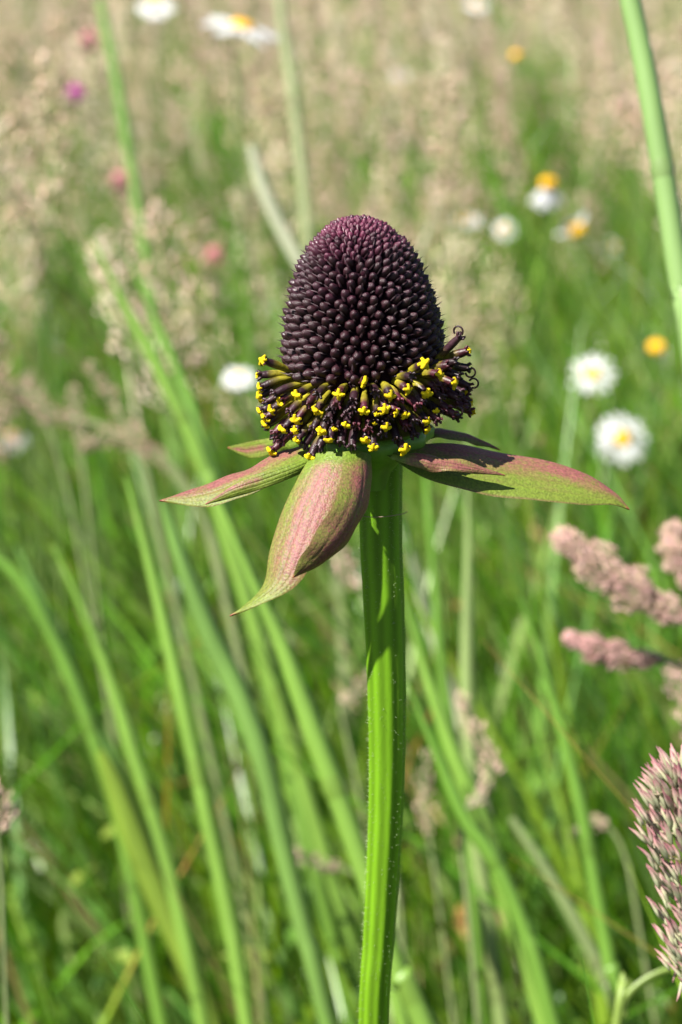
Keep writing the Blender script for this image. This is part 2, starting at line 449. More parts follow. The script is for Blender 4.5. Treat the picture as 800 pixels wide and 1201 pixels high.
# its rolled near edge, brownish, by the base
bract([(462,531,11),(500,532,10.5),(540,540,10),(570,549,9.5),(592,557,9.2)],
      [(458,538,12),(490,548,12),(525,554,11.5),(560,556,10.3),(592,558,9.2)], .16, (.45,.6,.1,1.3), 2, .02, 40, 15)
# narrow bract behind on the right
bract([(492,504,-6),(520,503,-8),(555,511,-9),(586,527,-9)], [(488,514,-4),(520,514,-5),(552,519,-7),(586,528,-9)], .1, (.4,.5,.0,1.3), 3, .05, 30, 13)
# left pair
bract([(362,519,4),(330,531,5),(290,548,6),(240,568,7),(187,587,8)],
      [(370,540,8),(335,556,10),(300,575,11),(245,594,10),(187,588,8)], .06, (.10,.42,.05,1.0), 4, .06, 50, label='left bract, pink along the top and green at its tip')
bract([(372,529,9),(345,541,11),(310,553,12),(275,566,12.5),(241,591,12)],
      [(374,545,9.5),(345,559,11.5),(310,573,12.5),(275,583,13),(241,592,12)], .16, (.4,.22,.5,1.2), 5, .2, 44, 17)
# small olive bract pointing away behind the left pair
bract([(352,505,-7),(320,513,-14),(290,519,-20),(268,524,-25)], [(355,520,-6),(325,531,-13),(295,537,-19),(268,526,-25)], .06, (.5,.2,.4,1), 6, .2, 30, 13)
# front bract hanging down to the left
bract([(366,533,11),(352,556,12.5),(330,600,14),(316,645,15.5),(308,685,17),(288,710,17.5),(270,722,18)],
      [(414,534,13.5),(404,560,15.5),(385,610,18),(368,655,19.5),(345,688,20),(308,709,19.5),(270,723,18)], .10, (.66,.46,.06,.66), 7, .05, 60, 25, label='long drooping front bract with pink centre and green tip')
# shorter bract overlapping it
bract([(402,530,14.5),(401,560,17.7),(388,600,21),(366,635,22.5),(349,660,22.5),(343,677,22)],
      [(436,536,10.5),(437,565,12),(430,600,14),(410,635,16.5),(380,660,19),(343,678,22)], .15, (.66,.62,.05,1.0), 8, .05, 56, 23, ripe=.8, label='shorter drooping bract, red purple with an olive edge')

# green collar where the bracts join the stem
def build_collar():
    g = Geo(); seg = 40; a = np.arange(seg) * 2 * math.pi / seg
    pr = [(3.3, -9.0), (3.7, -6.5), (5.2, -4.6), (7.6, -3.2), (9.7, -1.6), (9.9, -0.2), (9.0, 0.6)]
    rows = []; cols = []
    for k, (r, z) in enumerate(pr):
        lob = 1 + (.06 * np.sin(9 * a + 1.0) if 1 < k < 6 else 0 * a)
        rows.append(np.stack([r * lob * np.cos(a), r * lob * np.sin(a), np.full(seg, z)], -1)); cols.append(np.tile([.15, .30, .04], (seg, 1)) * (1 + .2 * np.sin(9 * a + 1))[:, None])
    g.add(head(np.vstack(rows)), grid_faces(len(pr), seg, True), np.vstack(cols))
    link('collar', g.mesh('collar', M_STEM), cone)
build_collar()

def build_stem():
    px = [(446,524),(446,560),(446,600),(447,650),(449.5,700),(453,800),(453.5,900),(450,1000),(444,1100),(438,1201)]
    # the stem rises vertically through the head's axis: depth follows from y = 0
    pts = []
    for x, y in px:
        dirv = FWD + RGT * (x - 400) / F + UP * (600.5 - y) / F
        d = (0.001 - CAM[1]) / dirv[1]; pts.append(CAM + d * dirv)
    last = pts[-1]; dr = pts[-1] - pts[-2]
    z = last[2]
    pts += [last + np.array([dr[0] * .9, 0.004, -.06]), np.array([last[0] - .016, .012, z - .25]), np.array([last[0] - .018, .02, z - .45]), np.array([last[0] - .015, .025, -.01])]
    path = catmull(pts, 160)
    tz = path[:, 2]
    rad = np.interp(tz, [0, .45, .60, .655, .69, .72, .745], [3.6, 3.0, 2.55, 2.62, 2.95, 3.30, 3.45]) * MM
    g = Geo()
    col = np.array([.18, .34, .012]) * np.ones((160, 1)); col[:, 0] *= np.interp(tz, [.5, .75], [1, .85])
    tube(g, path, rad, 54, col, rib=.026, nrib=9)
    st = link('stem', g.mesh('stem', M_STEM), cone)
    h = Geo(); r = np.random.default_rng(3)
    t, s, n = frames(path)
    for k in range(1700):
        i = r.integers(0, 112); a = r.uniform(0, 6.283)
        f = r.random(); c0 = path[i] * (1 - f) + path[i + 1] * f
        d = s[i] * math.cos(a) + n[i] * math.sin(a)
        p = c0 + d * rad[i] * .97; L = r.uniform(.3, .75) * MM
        d2 = unit(d + np.array([0, 0, r.uniform(-.3, .7)])); sd_ = unit(np.cross(d2, [0.1, .2, 1])) * .035 * MM; s3 = np.cross(d2, sd_)
        h.add([p + sd_, p - sd_ * .5 + s3, p - sd_ * .5 - s3, p + d2 * L], [(0, 1, 3), (1, 2, 3), (2, 0, 3)], (.42, .52, .26))
    link('stem_hairs', h.mesh('stem_hairs', M_HAIR, smooth=False), st, kind='stuff')
build_stem()

# ------------------------------------------------------------------ single grass stems and blades standing behind the flower
def to_ground(px, d_top, d_bot, spread=0.0):
    """world path for a stem seen through px (listed top first), carried on to its root in the ground"""
    n = len(px); pts = [P(x, y, d_top + (d_bot - d_top) * k / max(n - 1, 1)) for k, (x, y) in enumerate(px)]
    last = pts[-1]; dr = pts[-1] - pts[-2]; dr = dr / max(-dr[2], 1e-3)
    dr = np.clip(dr, -.45, .45)
    z = last[2]
    for f in (.35, .7, 1.02):
        k = f * z * (1 - .35 * f)
        pts.append(np.array([last[0] + dr[0] * k, max(last[1] + dr[1] * k, -.2), z * (1 - f)]))
    return np.array(pts)

def root_of(path):
    return (path[-1][0], path[-1][1], 0.0)

def grass_stem(px, d, wpx, col, label, name='grass_plant', blade=False, d2=None, group=None, tipw=.22, nodes=True, sheath=None):
    path = catmull(to_ground(px, d, d2 or d), 60)
    dist = (path - CAM) @ FWD
    rad = wpx / F * d * .5
    rp = np.linspace(0, 1, 60)
    g = Geo(); rt = root_of(path)
    o = thing(name, rt, label, 'grass', group)
    c = np.array(col) * (1 - .15 * rp[:, None]) + np.array([.20, .22, .06]) * .15 * rp[:, None]
    if blade:
        prof = np.clip(rp / .22, 0, 1) ** .7 * (1 - tipw) + tipw
        prof = prof * (1 - .35 * rp)
        # a folded leaf: shallow V with a midrib and real thickness
        t, s, n = frames(path)
        s2 = unit(s * .9 + n * .45); n2 = np.cross(s2, t)
        w_ = (rad * prof)[:, None]
        rows = np.stack([path - s2 * w_ + n2 * w_ * .28, path - s2 * w_ * .5 + n2 * w_ * .16, path, path + s2 * w_ * .5 + n2 * w_ * .16, path + s2 * w_ + n2 * w_ * .28,
                         path + s2 * w_ * .5 + n2 * (w_ * .16 - .00025), path - n2 * .0006, path - s2 * w_ * .5 + n2 * (w_ * .16 - .00025)], 1)
        cc = np.repeat(c, 8, 0) * np.tile([.95, 1, 1.15, 1, .95, .9, .9, .9], 60)[:, None]
        g.add(rows.reshape(-1, 3), grid_faces(60, 8, True), cc)
        link('leaf_blade', g.mesh('leaf_blade', M_BLADE, rt), o)
    else:
        prof = tipw + (1 - tipw) * np.clip(rp / .3, 0, 1)
        tube(g, path, rad * prof * (1 + .12 * rp), 9, c)
        cu = link('culm', g.mesh('culm', M_BLADE, rt), o)
        if nodes:
            for f in (22, 40):
                g = Geo(); q = path[f - 1:f + 2]; tube(g, q, rad * prof[f] * np.array([1.03, 1.16, 1.03]), 9, np.array(col) * np.array([.85, .8, .8]))
                link('node', g.mesh('node', M_BLADE, rt), cu)
    return o

LG = (.17, .31, .045); MG = (.12, .25, .03); GL = (.16, .30, .06); YG = (.19, .29, .03)
grass_stem([(722,-80),(739,0),(756,80),(772,170),(785,250),(800,345),(822,480)], .44, 26, (.21,.34,.11), 'thick smooth green grass stem leaning beside the white daisies, above the pink seed heads', tipw=.9)
grass_stem([(148,560),(165,620),(190,720),(222,860),(248,980),(268,1070),(290,1200)], .62, 19, LG, 'pale straight grass stem between the broad glaucous blade and the thin leaning stem')
grass_stem([(190,585),(215,660),(250,750),(288,830),(315,910),(335,1000),(358,1090),(388,1210)], .62, 31, GL, 'broad bluish green grass blade bending below the left bract', blade=True, name='grass_plant')
grass_stem([(258,590),(300,690),(330,755),(368,860),(400,945),(432,1035),(470,1150),(500,1210)], .56, 25, LG, 'light green stiff grass stem passing close behind the drooping front bract')
grass_stem([(62,640),(95,710),(130,800),(162,900),(192,995),(215,1090),(240,1210)], .72, 17, LG, 'thin light grass stem standing on the far side of the pale straight stem')
grass_stem([(-20,640),(30,690),(75,775),(105,850),(140,960),(170,1100)], .80, 18, MG, 'leaning mid green grass stem at the edge of the tangled grass', tipw=.7)
grass_stem([(108,280),(140,345),(180,420),(215,490),(240,550),(270,640)], .80, 17, LG, 'straight light green stem rising into the beige seed heads beside the left bract')
grass_stem([(150,300),(185,380),(222,470),(250,560),(275,650)], .86, 14, MG, 'narrow grass stem close beside the straight light green stem', d2=.84)
grass_stem([(470,690),(500,790),(530,880),(570,975),(602,1080),(640,1205)], .64, 21, LG, 'pale green grass stem just behind the coneflower stem, meeting another near its root')
grass_stem([(548,560),(549,640),(548,720),(548,810),(552,900),(560,1000),(575,1100)], .72, 17, (.22,.30,.10), 'upright pale straw green stem below the long level bract')
grass_stem([(610,700),(640,790),(665,880),(684,960),(700,1050),(715,1130),(730,1205)], .62, 17, MG, 'green grass stem rising between the upright pale stem and the pink seed heads')
grass_stem([(478,800),(510,880),(545,960),(580,1010),(615,1090),(650,1205)], .58, 18, MG, 'mid green stem crossing the pale stem behind the coneflower stem')
grass_stem([(118,0),(128,50),(140,110),(152,180),(165,260),(180,360)], 1.4, 13, GL, 'bluish grass stem rising through the beige seed heads', tipw=.8)
grass_stem([(322,-30),(330,20),(338,70),(345,120),(352,180),(362,280)], 1.3, 13, (.30,.34,.17), 'bleached grass stem beside the large white daisy', tipw=.8)
grass_stem([(296,170),(308,215),(326,258),(345,295),(372,345),(400,420)], 1.1, 20, (.48,.50,.34), 'whitish dry grass blade bending behind the purple cone', blade=True, name='grass_plant', tipw=.6)
grass_stem([(118,880),(136,920),(160,985),(190,1060),(222,1130),(250,1205)], .78, 36, YG, 'broad yellow green grass blade with withered orange tip', blade=True, name='grass_plant', tipw=.25)
grass_stem([(20,640),(55,720),(80,780),(110,850),(150,930)], .95, 20, (.13,.27,.05), 'soft green blade among the tangled grass behind the thin leaning stem', blade=True, name='grass_plant')
grass_stem([(835,1128),(800,1136),(768,1147),(742,1166),(728,1192),(722,1230)], .46, 22, (.22,.32,.06), 'arching light green leaf blade beneath the sharp pink seed head', blade=True, name='grass_plant', tipw=.6)
grass_stem([(438,1060),(450,1120),(462,1160),(480,1230)], .6, 18, LG, 'short pale stem tip beside the foot of the coneflower stem', tipw=.6)
grass_stem([(500,560),(510,680),(520,800),(545,960),(560,1120),(565,1210)], .8, 14, MG, 'fine dark green stem behind the coneflower stem', tipw=.6)
grass_stem([(600,960),(640,1020),(680,1090),(710,1150),(735,1210)], .7, 16, (.2,.26,.1), 'greyish slanting stem below the green stem near the seed heads', tipw=.6)

# ------------------------------------------------------------------ grass seed heads (panicles)
OCT_F = np.array([(0, 1, 4), (1, 2, 4), (2, 3, 4), (3, 0, 4), (1, 0, 5), (2, 1, 5), (3, 2, 5), (0, 3, 5)])
def spikelets(g, pos, dirs, L, wd, cols):
    """pointed husks; pos (n,3) base, dirs unit (n,3)"""
    n = len(pos); L = np.broadcast_to(L, (n,)); wd = np.broadcast_to(wd, (n,))
    ref = unit(np.cross(dirs, np.array([.3, .5, .8])) ); r2 = np.cross(dirs, ref)
    mid = pos + dirs * (L * .42)[:, None]
    V = np.stack([mid + ref * wd[:, None], mid + r2 * (wd * .7)[:, None], mid - ref * wd[:, None], mid - r2 * (wd * .7)[:, None], pos + dirs * L[:, None], pos], 1)
    Fc = (OCT_F[None] + (np.arange(n) * 6)[:, None, None]).reshape(-1, 3)
    cols = np.asarray(cols)
    C = np.repeat(cols, 6, 0).reshape(n, 6, 3).copy(); C[:, 4] = C[:, 4] * np.array([1.1, .8, .85]); C[:, 5] *= np.array([.85, 1.0, .8])
    g.add(V.reshape(-1, 3), Fc, C.reshape(-1, 3))

def head_points(axis, rad, n, r, tight):
    """spikelet places and directions round an axis path (tip first)"""
    m = len(axis); t, s, nn = frames(axis); t = -t              # towards the tip
    f = r.beta(1.1, 1.15, n) * (m - 1.001); i = f.astype(int); u = (f - i)[:, None]
    c = axis[i] * (1 - u) + axis[i + 1] * u
    fr = f / (m - 1)
    R = rad * np.clip(np.sin(math.pi * np.clip(fr * .82 + .09, 0, 1)), .12, 1) * (1 + .25 * np.sin(fr * 23))
    a = r.uniform(0, 6.283, n); q = np.sqrt(r.uniform(.05, 1, n)) * R
    out = s[i] * np.cos(a)[:, None] + nn[i] * np.sin(a)[:, None]
    pos = c + out * q[:, None]
    d = unit(t[i] + out * (r.uniform(.1, .9, n) * tight)[:, None] + r.normal(0, .18, (n, 3)))
    return pos, d, c, out

def panicle(px, d, headn, rad_px, n, cols, label, group=None, culmw=5, sp=(3.0, 1.0), tight=.8, d2=None, name='grass_seed_head', sd=0, branches=True):
    """px top first; the first headn points carry the head"""
    r = np.random.default_rng(100 + sd)
    full = to_ground(px, d, d2 or d)
    path = catmull(full, 70); k = int(70 * (headn - 1) / (len(full) - 1))
    axis = path[:max(k, 4)]; rt = root_of(path)
    o = thing(name, rt, label, 'grass', group)
    g = Geo(); cw = culmw / F * d * .5
    tube(g, path, cw * np.interp(np.linspace(0, 1, 70), [0, .15, 1], [.35, .9, 1.3]), 6, np.array([.20, .24, .10]))
    link('culm', g.mesh('culm', M_BLADE, rt), o)
    g = Geo(); pos, dr, c, out = head_points(axis, rad_px / F * d, n, r, tight)
    cl = np.array(cols)[r.integers(0, len(cols), n)] * r.uniform(.8, 1.2, (n, 1))
    spikelets(g, pos, dr, r.uniform(.8, 1.2, n) * sp[0] * MM, sp[1] * MM * .5 * r.uniform(.8, 1.25, n), cl)
    if branches:
        for j in range(0, n, 5):
            tube(g, np.array([c[j] + (c[j] - pos[j]) * 0 - dr[j] * .002, (c[j] + pos[j]) / 2, pos[j]]), .12 * MM, 3, (.25, .2, .12), cap=False)
    link('spikelets', g.mesh('spikelets', M_SEED, rt), o, kind='stuff')
    return o

PK = [(.64, .45, .42), (.54, .36, .34), (.60, .50, .40), (.50, .44, .28)]
BG = [(.60, .50, .37), (.54, .43, .33), (.50, .46, .28), (.58, .44, .38)]
BR = [(.34, .22, .18), (.42, .30, .24), (.46, .36, .26)]

panicle([(655,628),(690,655),(730,685),(770,708),(815,735),(850,790),(870,900)], .52, 5, 26, 1700, PK, sp=(2.4, .6), label='blurred rosy seed head leaning under the long level bract', sd=1, culmw=8, tight=.5)
panicle([(668,748),(700,762),(740,772),(785,775),(830,800),(860,860)], .54, 4, 16, 900, [PK[0], PK[1], BR[0]], sp=(2.4, .6), label='slender mauve seed head directly below the larger rosy one', sd=2, culmw=7, tight=.5)
panicle([(788,618),(800,655),(815,700),(830,760),(850,860)], .55, 3, 20, 900, PK, sp=(2.4, .6), label='rosy seed head showing only its edge above the mauve one', sd=3, culmw=6)
panicle([(790,780),(806,830),(815,880),(830,960)], .6, 3, 18, 120, PK, 'small pink seed head tucked under the mauve one', sd=31, culmw=6)
panicle([(540,815),(556,855),(575,890),(568,930),(548,950),(542,1000),(552,1100)], .62, 5, 11, 170, BG, 'pale beige seed head curled over near the upright pale stem', sd=4, culmw=6, tight=.6)
panicle([(-14,925),(-2,955),(-2,985),(2,1040),(8,1200)], .50, 3, 20, 160, BG, 'beige seed head at the margin of the tangled grass', sd=5)
panicle([(105,425),(128,470),(165,520),(205,560),(245,620),(270,720)], .85, 4, 13, 170, BR + [BG[0]], 'brownish seed head slanting down behind the tip of the left bract', sd=6, culmw=7, tight=.6)
panicle([(95,525),(125,512),(165,520),(200,545),(235,600),(262,700)], .85, 4, 15, 190, BR + [BG[0]], 'drooping brown seed head touching the slanting one', sd=7, culmw=7, tight=.6)
panicle([(-10,445),(30,460),(70,490),(120,500),(165,540),(190,640)], .95, 4, 13, 190, [PK[1], BR[0], BR[1]], 'dusky pink seed head lying level beside the brown ones', sd=8, culmw=8, tight=.6)
panicle([(30,440),(45,475),(60,510),(80,580),(100,680)], 1.0, 3, 13, 110, BG, 'upright cream seed head behind the dusky pink one', sd=9)
panicle([(85,455),(90,490),(95,530),(105,620)], 1.05, 3, 10, 90, BG, 'short cream seed head beside the slanting brown one', sd=10)
panicle([(672,978),(700,965),(718,975),(735,1010),(750,1090)], .7, 3, 8, 60, BG, 'thin bent seed head below the green stem near the rosy heads', sd=12)
panicle([(345,1000),(370,1012),(405,1020),(440,1045),(470,1110)], .8, 3, 9, 80, PK, 'dull pink seed head low beside the light stiff stem', sd=13)
panicle([(500,880),(497,940),(505,990),(520,1100)], .75, 3, 10, 70, BG, 'tiny cream seed head near the stems meeting', sd=14)
panicle([(440,790),(415,815),(400,830),(410,880),(430,980)], .8, 3, 9, 60, BG, 'cream seed head half hidden by the coneflower stem', sd=15)
panicle([(395,628),(405,665),(425,700),(445,760),(455,880)], .7, 3, 11, 90, PK, 'pinkish seed head tucked behind the drooping front bracts', sd=16)

# the near, nearly sharp seed head: every husk its own part
def build_near_head():
    r = np.random.default_rng(8)
    full = to_ground([(800,905),(806,945),(816,1005),(828,1075),(842,1145),(855,1210)], .318, .325)
    path = catmull(full, 70); rt = root_of(path)
    o = thing('grass_seed_head', rt, 'sharp pink and pale green seed head with overlapping pointed husks', 'grass')
    g = Geo(); tube(g, path, .0007, 7, (.20, .27, .10)); link('culm', g.mesh('culm', M_BLADE, rt), o)
    meshes = []
    for k in range(6):
        g = Geo(); seg = 6; rr = np.random.default_rng(k)
        prof = [(.02, 0), (.10, .18), (.135, .40), (.09, .70), (.010, 1.0)]
        a = np.arange(seg) * 2 * math.pi / seg
        green = np.array([.36, .42, .20]); pink = np.array([.44, .20, .22]); crm = np.array([.55, .52, .38])
        b = [green, crm * .6 + green * .4, crm * .5 + green * .5, pink * .6 + crm * .4, pink][0:5] if k < 4 else [crm, crm, pink * .4 + crm * .6, pink, pink * .8]
        rows = [np.stack([q * np.cos(a), q * .62 * np.sin(a) + .05 * math.sin(z * 3), np.full(seg, z)], -1) for q, z in prof]
        strip = np.array([1.12, .8, 1.1, .78, 1.1, .85])
        g.add(np.vstack(rows), grid_faces(5, seg, True), np.vstack([np.tile(c, (seg, 1)) * strip[:, None] for c in b]))
        meshes.append(g.mesh('husk', M_SPIKE))
    axis = path[:48]
    m = len(axis); t, s, n = frames(axis)
    hid = Geo(); geos = [me for me in meshes]
    for k in range(560):
        f = (k % 280 + r.random()) / 280 * 38; i = int(f); fr = f / 38
        R = .0080 * min(1, .35 + fr * 2.6)
        a = r.uniform(0, 6.283); out = s[i] * math.cos(a) + n[i] * math.sin(a)
        q = R * math.sqrt(r.uniform(.08, 1))
        p = axis[i] + (axis[min(i + 1, m - 1)] - axis[i]) * (f - i) + out * q
        d = unit(-t[i] + out * r.uniform(.25, .65) + r.normal(0, .08, 3))
        L = r.uniform(.0036, .0054)
        x = unit(np.cross(d, out)); y = np.cross(d, x); A = np.stack([x, y, d], 1) * L
        if k >= 290:
            me = meshes[k % 6]; co = np.empty(len(me.vertices) * 3, np.float32); me.vertices.foreach_get('co', co)
            cc = np.empty(len(me.vertices) * 4, np.float32); me.attributes['tint'].data.foreach_get('color', cc)
            hid.add(co.reshape(-1, 3) @ A.T + p, grid_faces(5, 6, True), cc.reshape(-1, 4)[:, :3]); continue
        h = link('husk', meshes[k % 6], o); mt = Matrix.Identity(4)
        for a_ in range(3):
            for b_ in range(3): mt[a_][b_] = A[a_, b_]
            mt[a_][3] = p[a_] - rt[a_]
        h.matrix_local = mt
    g = Geo()
    for k in range(60):
        f = r.uniform(2, 40); i = int(f); a = r.uniform(0, 6.283); out = s[i] * math.cos(a) + n[i] * math.sin(a)
        tube(g, np.array([axis[i + 3], axis[i + 1] + out * .003, axis[i] + out * .006]), .00018, 4, (.35, .3, .2), cap=False)
    link('husks', hid.mesh('husks', M_SPIKE, rt), o, kind='stuff')
    link('branchlets', g.mesh('branchlets', M_SEED, rt), o, kind='stuff')
build_near_head()

def fibre():
    pts = [W(411, 601, 4), W(430, 606, 4.6), W(450, 606, 4.4), W(471, 603, 3.2), W(478, 600, 2)]
    g = Geo(); tube(g, catmull(pts, 20), .00007, 5, (.42, .32, .24)); o = link('dry_fibre', g.mesh('dry_fibre', M_HAIR)); o['label'] = 'fine dry fibre caught across the coneflower stem'; o['category'] = 'plant fibre'
fibre()

# ------------------------------------------------------------------ daisies and other meadow flowers
def petal_mesh(col=(.66, .66, .64), n=5):
    g = Geo(); nv, nu = 7, 5; t = np.linspace(0, 1, nv); u = np.linspace(-1, 1, nu)
    wv = np.array([.045, .085, .105, .115, .115, .10, .055])
    T, U = np.meshgrid(t, u, indexing='ij')
    v = np.stack([.22 + T * .78, U * wv[:, None], -.10 * T ** 2 + .02 * np.cos(U * 6) * .5], -1)
    up = v + [0, 0, .008]; dn = v - [0, 0, .008]
    gf = grid_faces(nv, nu); g.add(up.reshape(-1, 3), gf, col); g.add(dn.reshape(-1, 3), gf[:, ::-1], col)
    return g.mesh('petal', M_PETAL)
PETALS = [petal_mesh(), petal_mesh((.60, .61, .62))]
def disc_mesh(dome, col):
    g = Geo(); r = np.random.default_rng(2)
    seg = 22; a = np.arange(seg) * 2 * math.pi / seg
    pr = [(.26, -.08), (.32, .0), (.30, .08 * dome), (.22, .15 * dome), (.10, .17 * dome), (.005, .13 * dome)]
    rows = [np.stack([q * (1 + r.uniform(-.05, .05, seg)) * np.cos(a), q * np.sin(a), z + r.uniform(-.012, .012, seg)], -1) for q, z in pr]
    cols = np.vstack([np.tile(np.array(col) * f, (seg, 1)) for f in (.6, .9, 1, 1, 1, .8)])
    g.add(np.vstack(rows), grid_faces(len(pr), seg, True), cols)
    return g.mesh('disc', M_DISC)
DISC = [disc_mesh(1.0, (.78, .40, .012)), disc_mesh(1.6, (.80, .42, .012))]
def setmat(o, A, p):
    m = Matrix.Identity(4)
    for a in range(3):
        for b in range(3): m[a][b] = A[a, b]
        m[a][3] = p[a]
    o.matrix_local = m

def daisy(px, py, size, d, normal, label, npet=19, droop=0.0, dome=0, petals=True, sd=0, group=None, arc=None, plen=1.0, name='oxeye_daisy'):
    r = np.random.default_rng(300 + sd)
    c = P(px, py, d); R = size / F * d * .5
    rt = np.array([c[0] + r.uniform(-.06, .08), c[1] + r.uniform(-.02, .06), 0.0])
    o = thing(name, rt, label, 'daisy', group)
    nz = unit(normal); xx = unit(np.cross(nz, [.2, 1, .1])); yy = np.cross(nz, xx)
    B = np.stack([xx, yy, nz], 1)
    g = Geo(); top = c - nz * R * .08
    path = catmull([top, top - nz * .02 - np.array([0, 0, .015]), (top * .5 + rt * .5) + [r.uniform(-.02, .02), 0, .02], rt - [0, 0, .01]], 24)
    tube(g, path, .0011, 6, (.12, .22, .05)); link('stalk', g.mesh('stalk', M_BLADE, rt), o)
    g = Geo(); tube(g, np.array([c - nz * R * .2, c - nz * R * .12, c - nz * R * .02]), np.array([.1, .26, .27]) * R, 12, (.09, .16, .04)); link('calyx', g.mesh('calyx', M_BLADE, rt), o)
    setmat(link('disc', DISC[dome], o), B * R, c - rt)
    if petals:
        for k in range(npet):
            a = k * 2 * math.pi / npet + r.normal(0, .05)
            if arc and not (arc[0] < a % 6.283 < arc[1]): continue
            dr = droop + r.normal(0, .08); s = r.uniform(.9, 1.04)
            ca, sa, cd_, sd_ = math.cos(a), math.sin(a), math.cos(dr), math.sin(dr)
            L = np.array([[ca * cd_, -sa, ca * sd_], [sa * cd_, ca, sa * sd_], [-sd_, 0, cd_]]) @ np.diag([s * plen, .98, 1])
            setmat(link('petal', PETALS[k % 2], o), B @ L * R, c - rt)
    return o

toC = -FWD
upv = np.array([0, 0, 1.0])
daisy(730,515,64,1.60, toC * .9 + upv * .25, 'open white daisy with orange yellow centre above the tip of the long bract', sd=1)
daisy(694,438,58,1.72, toC * .9 + upv * .6 + RGT * -.15, 'white daisy with gappy petals just above the open one', npet=13, sd=2)
daisy(770,409,64,1.9, toC * .45 + upv * 1.0, 'yellow daisy centre that has lost its petals, beside the gappy daisy', petals=False, dome=1, sd=3)
daisy(643,217,62,2.3, toC * .2 + upv * 1.0, 'daisy with tall yellow dome and drooping white petals', droop=.75, dome=1, sd=4)
daisy(678,271,60,2.3, toC * .6 + upv * .6 + RGT * -.5, 'half stripped daisy with petals left on one side only', arc=(4.2, 6.28), dome=1, sd=5)
daisy(592,269,30,2.6, toC * 1.0 + upv * .3, 'small round white daisy bud beside the dark cone', npet=24, sd=6, plen=.9)
daisy(545,258,46,2.6, toC * .25 + upv * 1.0, 'flat white daisy seen edge on next to the round bud', sd=7)
daisy(689,391,32,2.9, toC * .8 + upv * .5, 'small white daisy behind the gappy one', sd=8)
daisy(720,289,26,3.2, toC * .9 + upv * .4, 'tiny white daisy beside the half stripped one', sd=9)
daisy(280,443,42,1.35, toC * .5 + upv * .8, 'white daisy by the yellow florets on the left bract side of the cone', sd=10)
daisy(182,8,46,2.2, toC * .5 + upv * .8, 'tall white daisy rising from the beige seed heads beside the large pale one', sd=11)
daisy(284,32,92,1.45, toC * .2 + upv * 1.0 + RGT * .3, 'large pale daisy among the tallest beige seed heads', sd=12)
daisy(605,66,38,3.0, toC * .5 + upv * .9, 'far yellow daisy centre without petals among the seed heads', petals=False, dome=1, sd=13)
daisy(42,357,36,2.6, toC * .8 + upv * .6, 'yellow centred daisy with few petals beyond the brown seed heads', npet=9, sd=14)
daisy(16,510,44,1.7, toC * .3 + upv * 1.0, 'pale daisy half hidden under the dusky pink seed head', sd=15, droop=.5)
daisy(322,356,26,2.8, toC * .7 + upv * .6, 'small white daisy peeping out beside the purple cone', sd=16)
daisy(470,88,26,3.4, toC * .5 + upv * .8, 'tiny daisy high among seed heads straight above the cone', sd=17)
daisy(4,327,24,2.9, toC * .6 + upv * .8, 'tiny white daisy near the yellow centred one with few petals', sd=18)
daisy(560,6,30,3.4, toC * .5 + upv * .8, 'small far daisy beyond the tallest seed heads', sd=19)

def clover(px, py, size, d, col, label, sd):
    r = np.random.default_rng(500 + sd); c = P(px, py, d); R = size / F * d * .5
    rt = np.array([c[0] + r.uniform(-.04, .05), c[1] + .02, 0.0])
    o = thing('clover', rt, label, 'clover')
    g = Geo(); tube(g, catmull([c, (c + rt) / 2 + [.01, 0, 0], rt - [0, 0, .01]], 16), .0009, 6, (.12, .22, .05)); link('stalk', g.mesh('stalk', M_BLADE, rt), o)
    g = Geo(); n = 70; d_ = unit(r.normal(0, 1, (n, 3)) + [0, 0, .25])
    spikelets(g, c + d_ * R * .15, unit(d_ + [0, 0, .3]), R * r.uniform(.7, 1.0, n), R * .13, np.array(col) * r.uniform(.75, 1.2, (n, 1)))
    link('flower_head', g.mesh('flower_head', M_SEED, rt), o)
clover(253,302,30,2.0,(.62,.24,.30),'pink clover head between the beige seed heads and the purple cone',1)
clover(142,215,34,2.0,(.60,.30,.33),'pale pink clover head among the beige seed heads',2)
clover(90,112,28,2.2,(.45,.06,.38),'bright magenta clover head among the beige seed heads',3)
clover(106,48,30,2.2,(.58,.28,.32),'dusty pink clover head above the magenta one',4)
clover(538,398,24,2.4,(.50,.28,.30),'dull pink clover head close to the right flank of the cone',5)

# ------------------------------------------------------------------ the meadow itself
FLOWERS = np.array([(730,515,1.6),(694,438,1.72),(770,409,1.9),(643,217,2.3),(678,271,2.3),(592,269,2.6),(545,258,2.6),(689,391,2.9),(720,289,3.2),(280,443,1.35),(182,8,2.2),
                    (284,32,1.45),(605,66,3.0),(42,357,2.6),(322,356,2.8),(253,302,2.0),(142,215,2.0),(90,112,2.2),(106,48,2.2)])
def hides(x, y, z, reach=.05):
    """true where a plant whose upper part is at x, y, z would stand right in front of one of the open flowers"""
    d = np.stack([x, y, z], -1) - CAM; D = d @ FWD
    px = 400 + F * (d @ RGT) / D; py = 600.5 - F * (d @ UP) / D
    m = np.zeros(len(x), bool)
    for fx, fy, fd in FLOWERS:
        m |= (D < fd) & (abs(px - fx) < 16 + F * reach * .6 / D) & (py < fy + F * reach / D) & (py > fy - F * reach * 2.2 / D)
    return m

def depth_xy(n, d0, d1, side0, side, power=1.0):
    """places in front of the camera, wider with distance"""
    q = rng.uniform(0, 1, n) ** power; D = d0 + (d1 - d0) * q
    x = rng.uniform(-1, 1, n) * (side0 + side * D)
    return x + CAM[0], CAM[1] + D, D

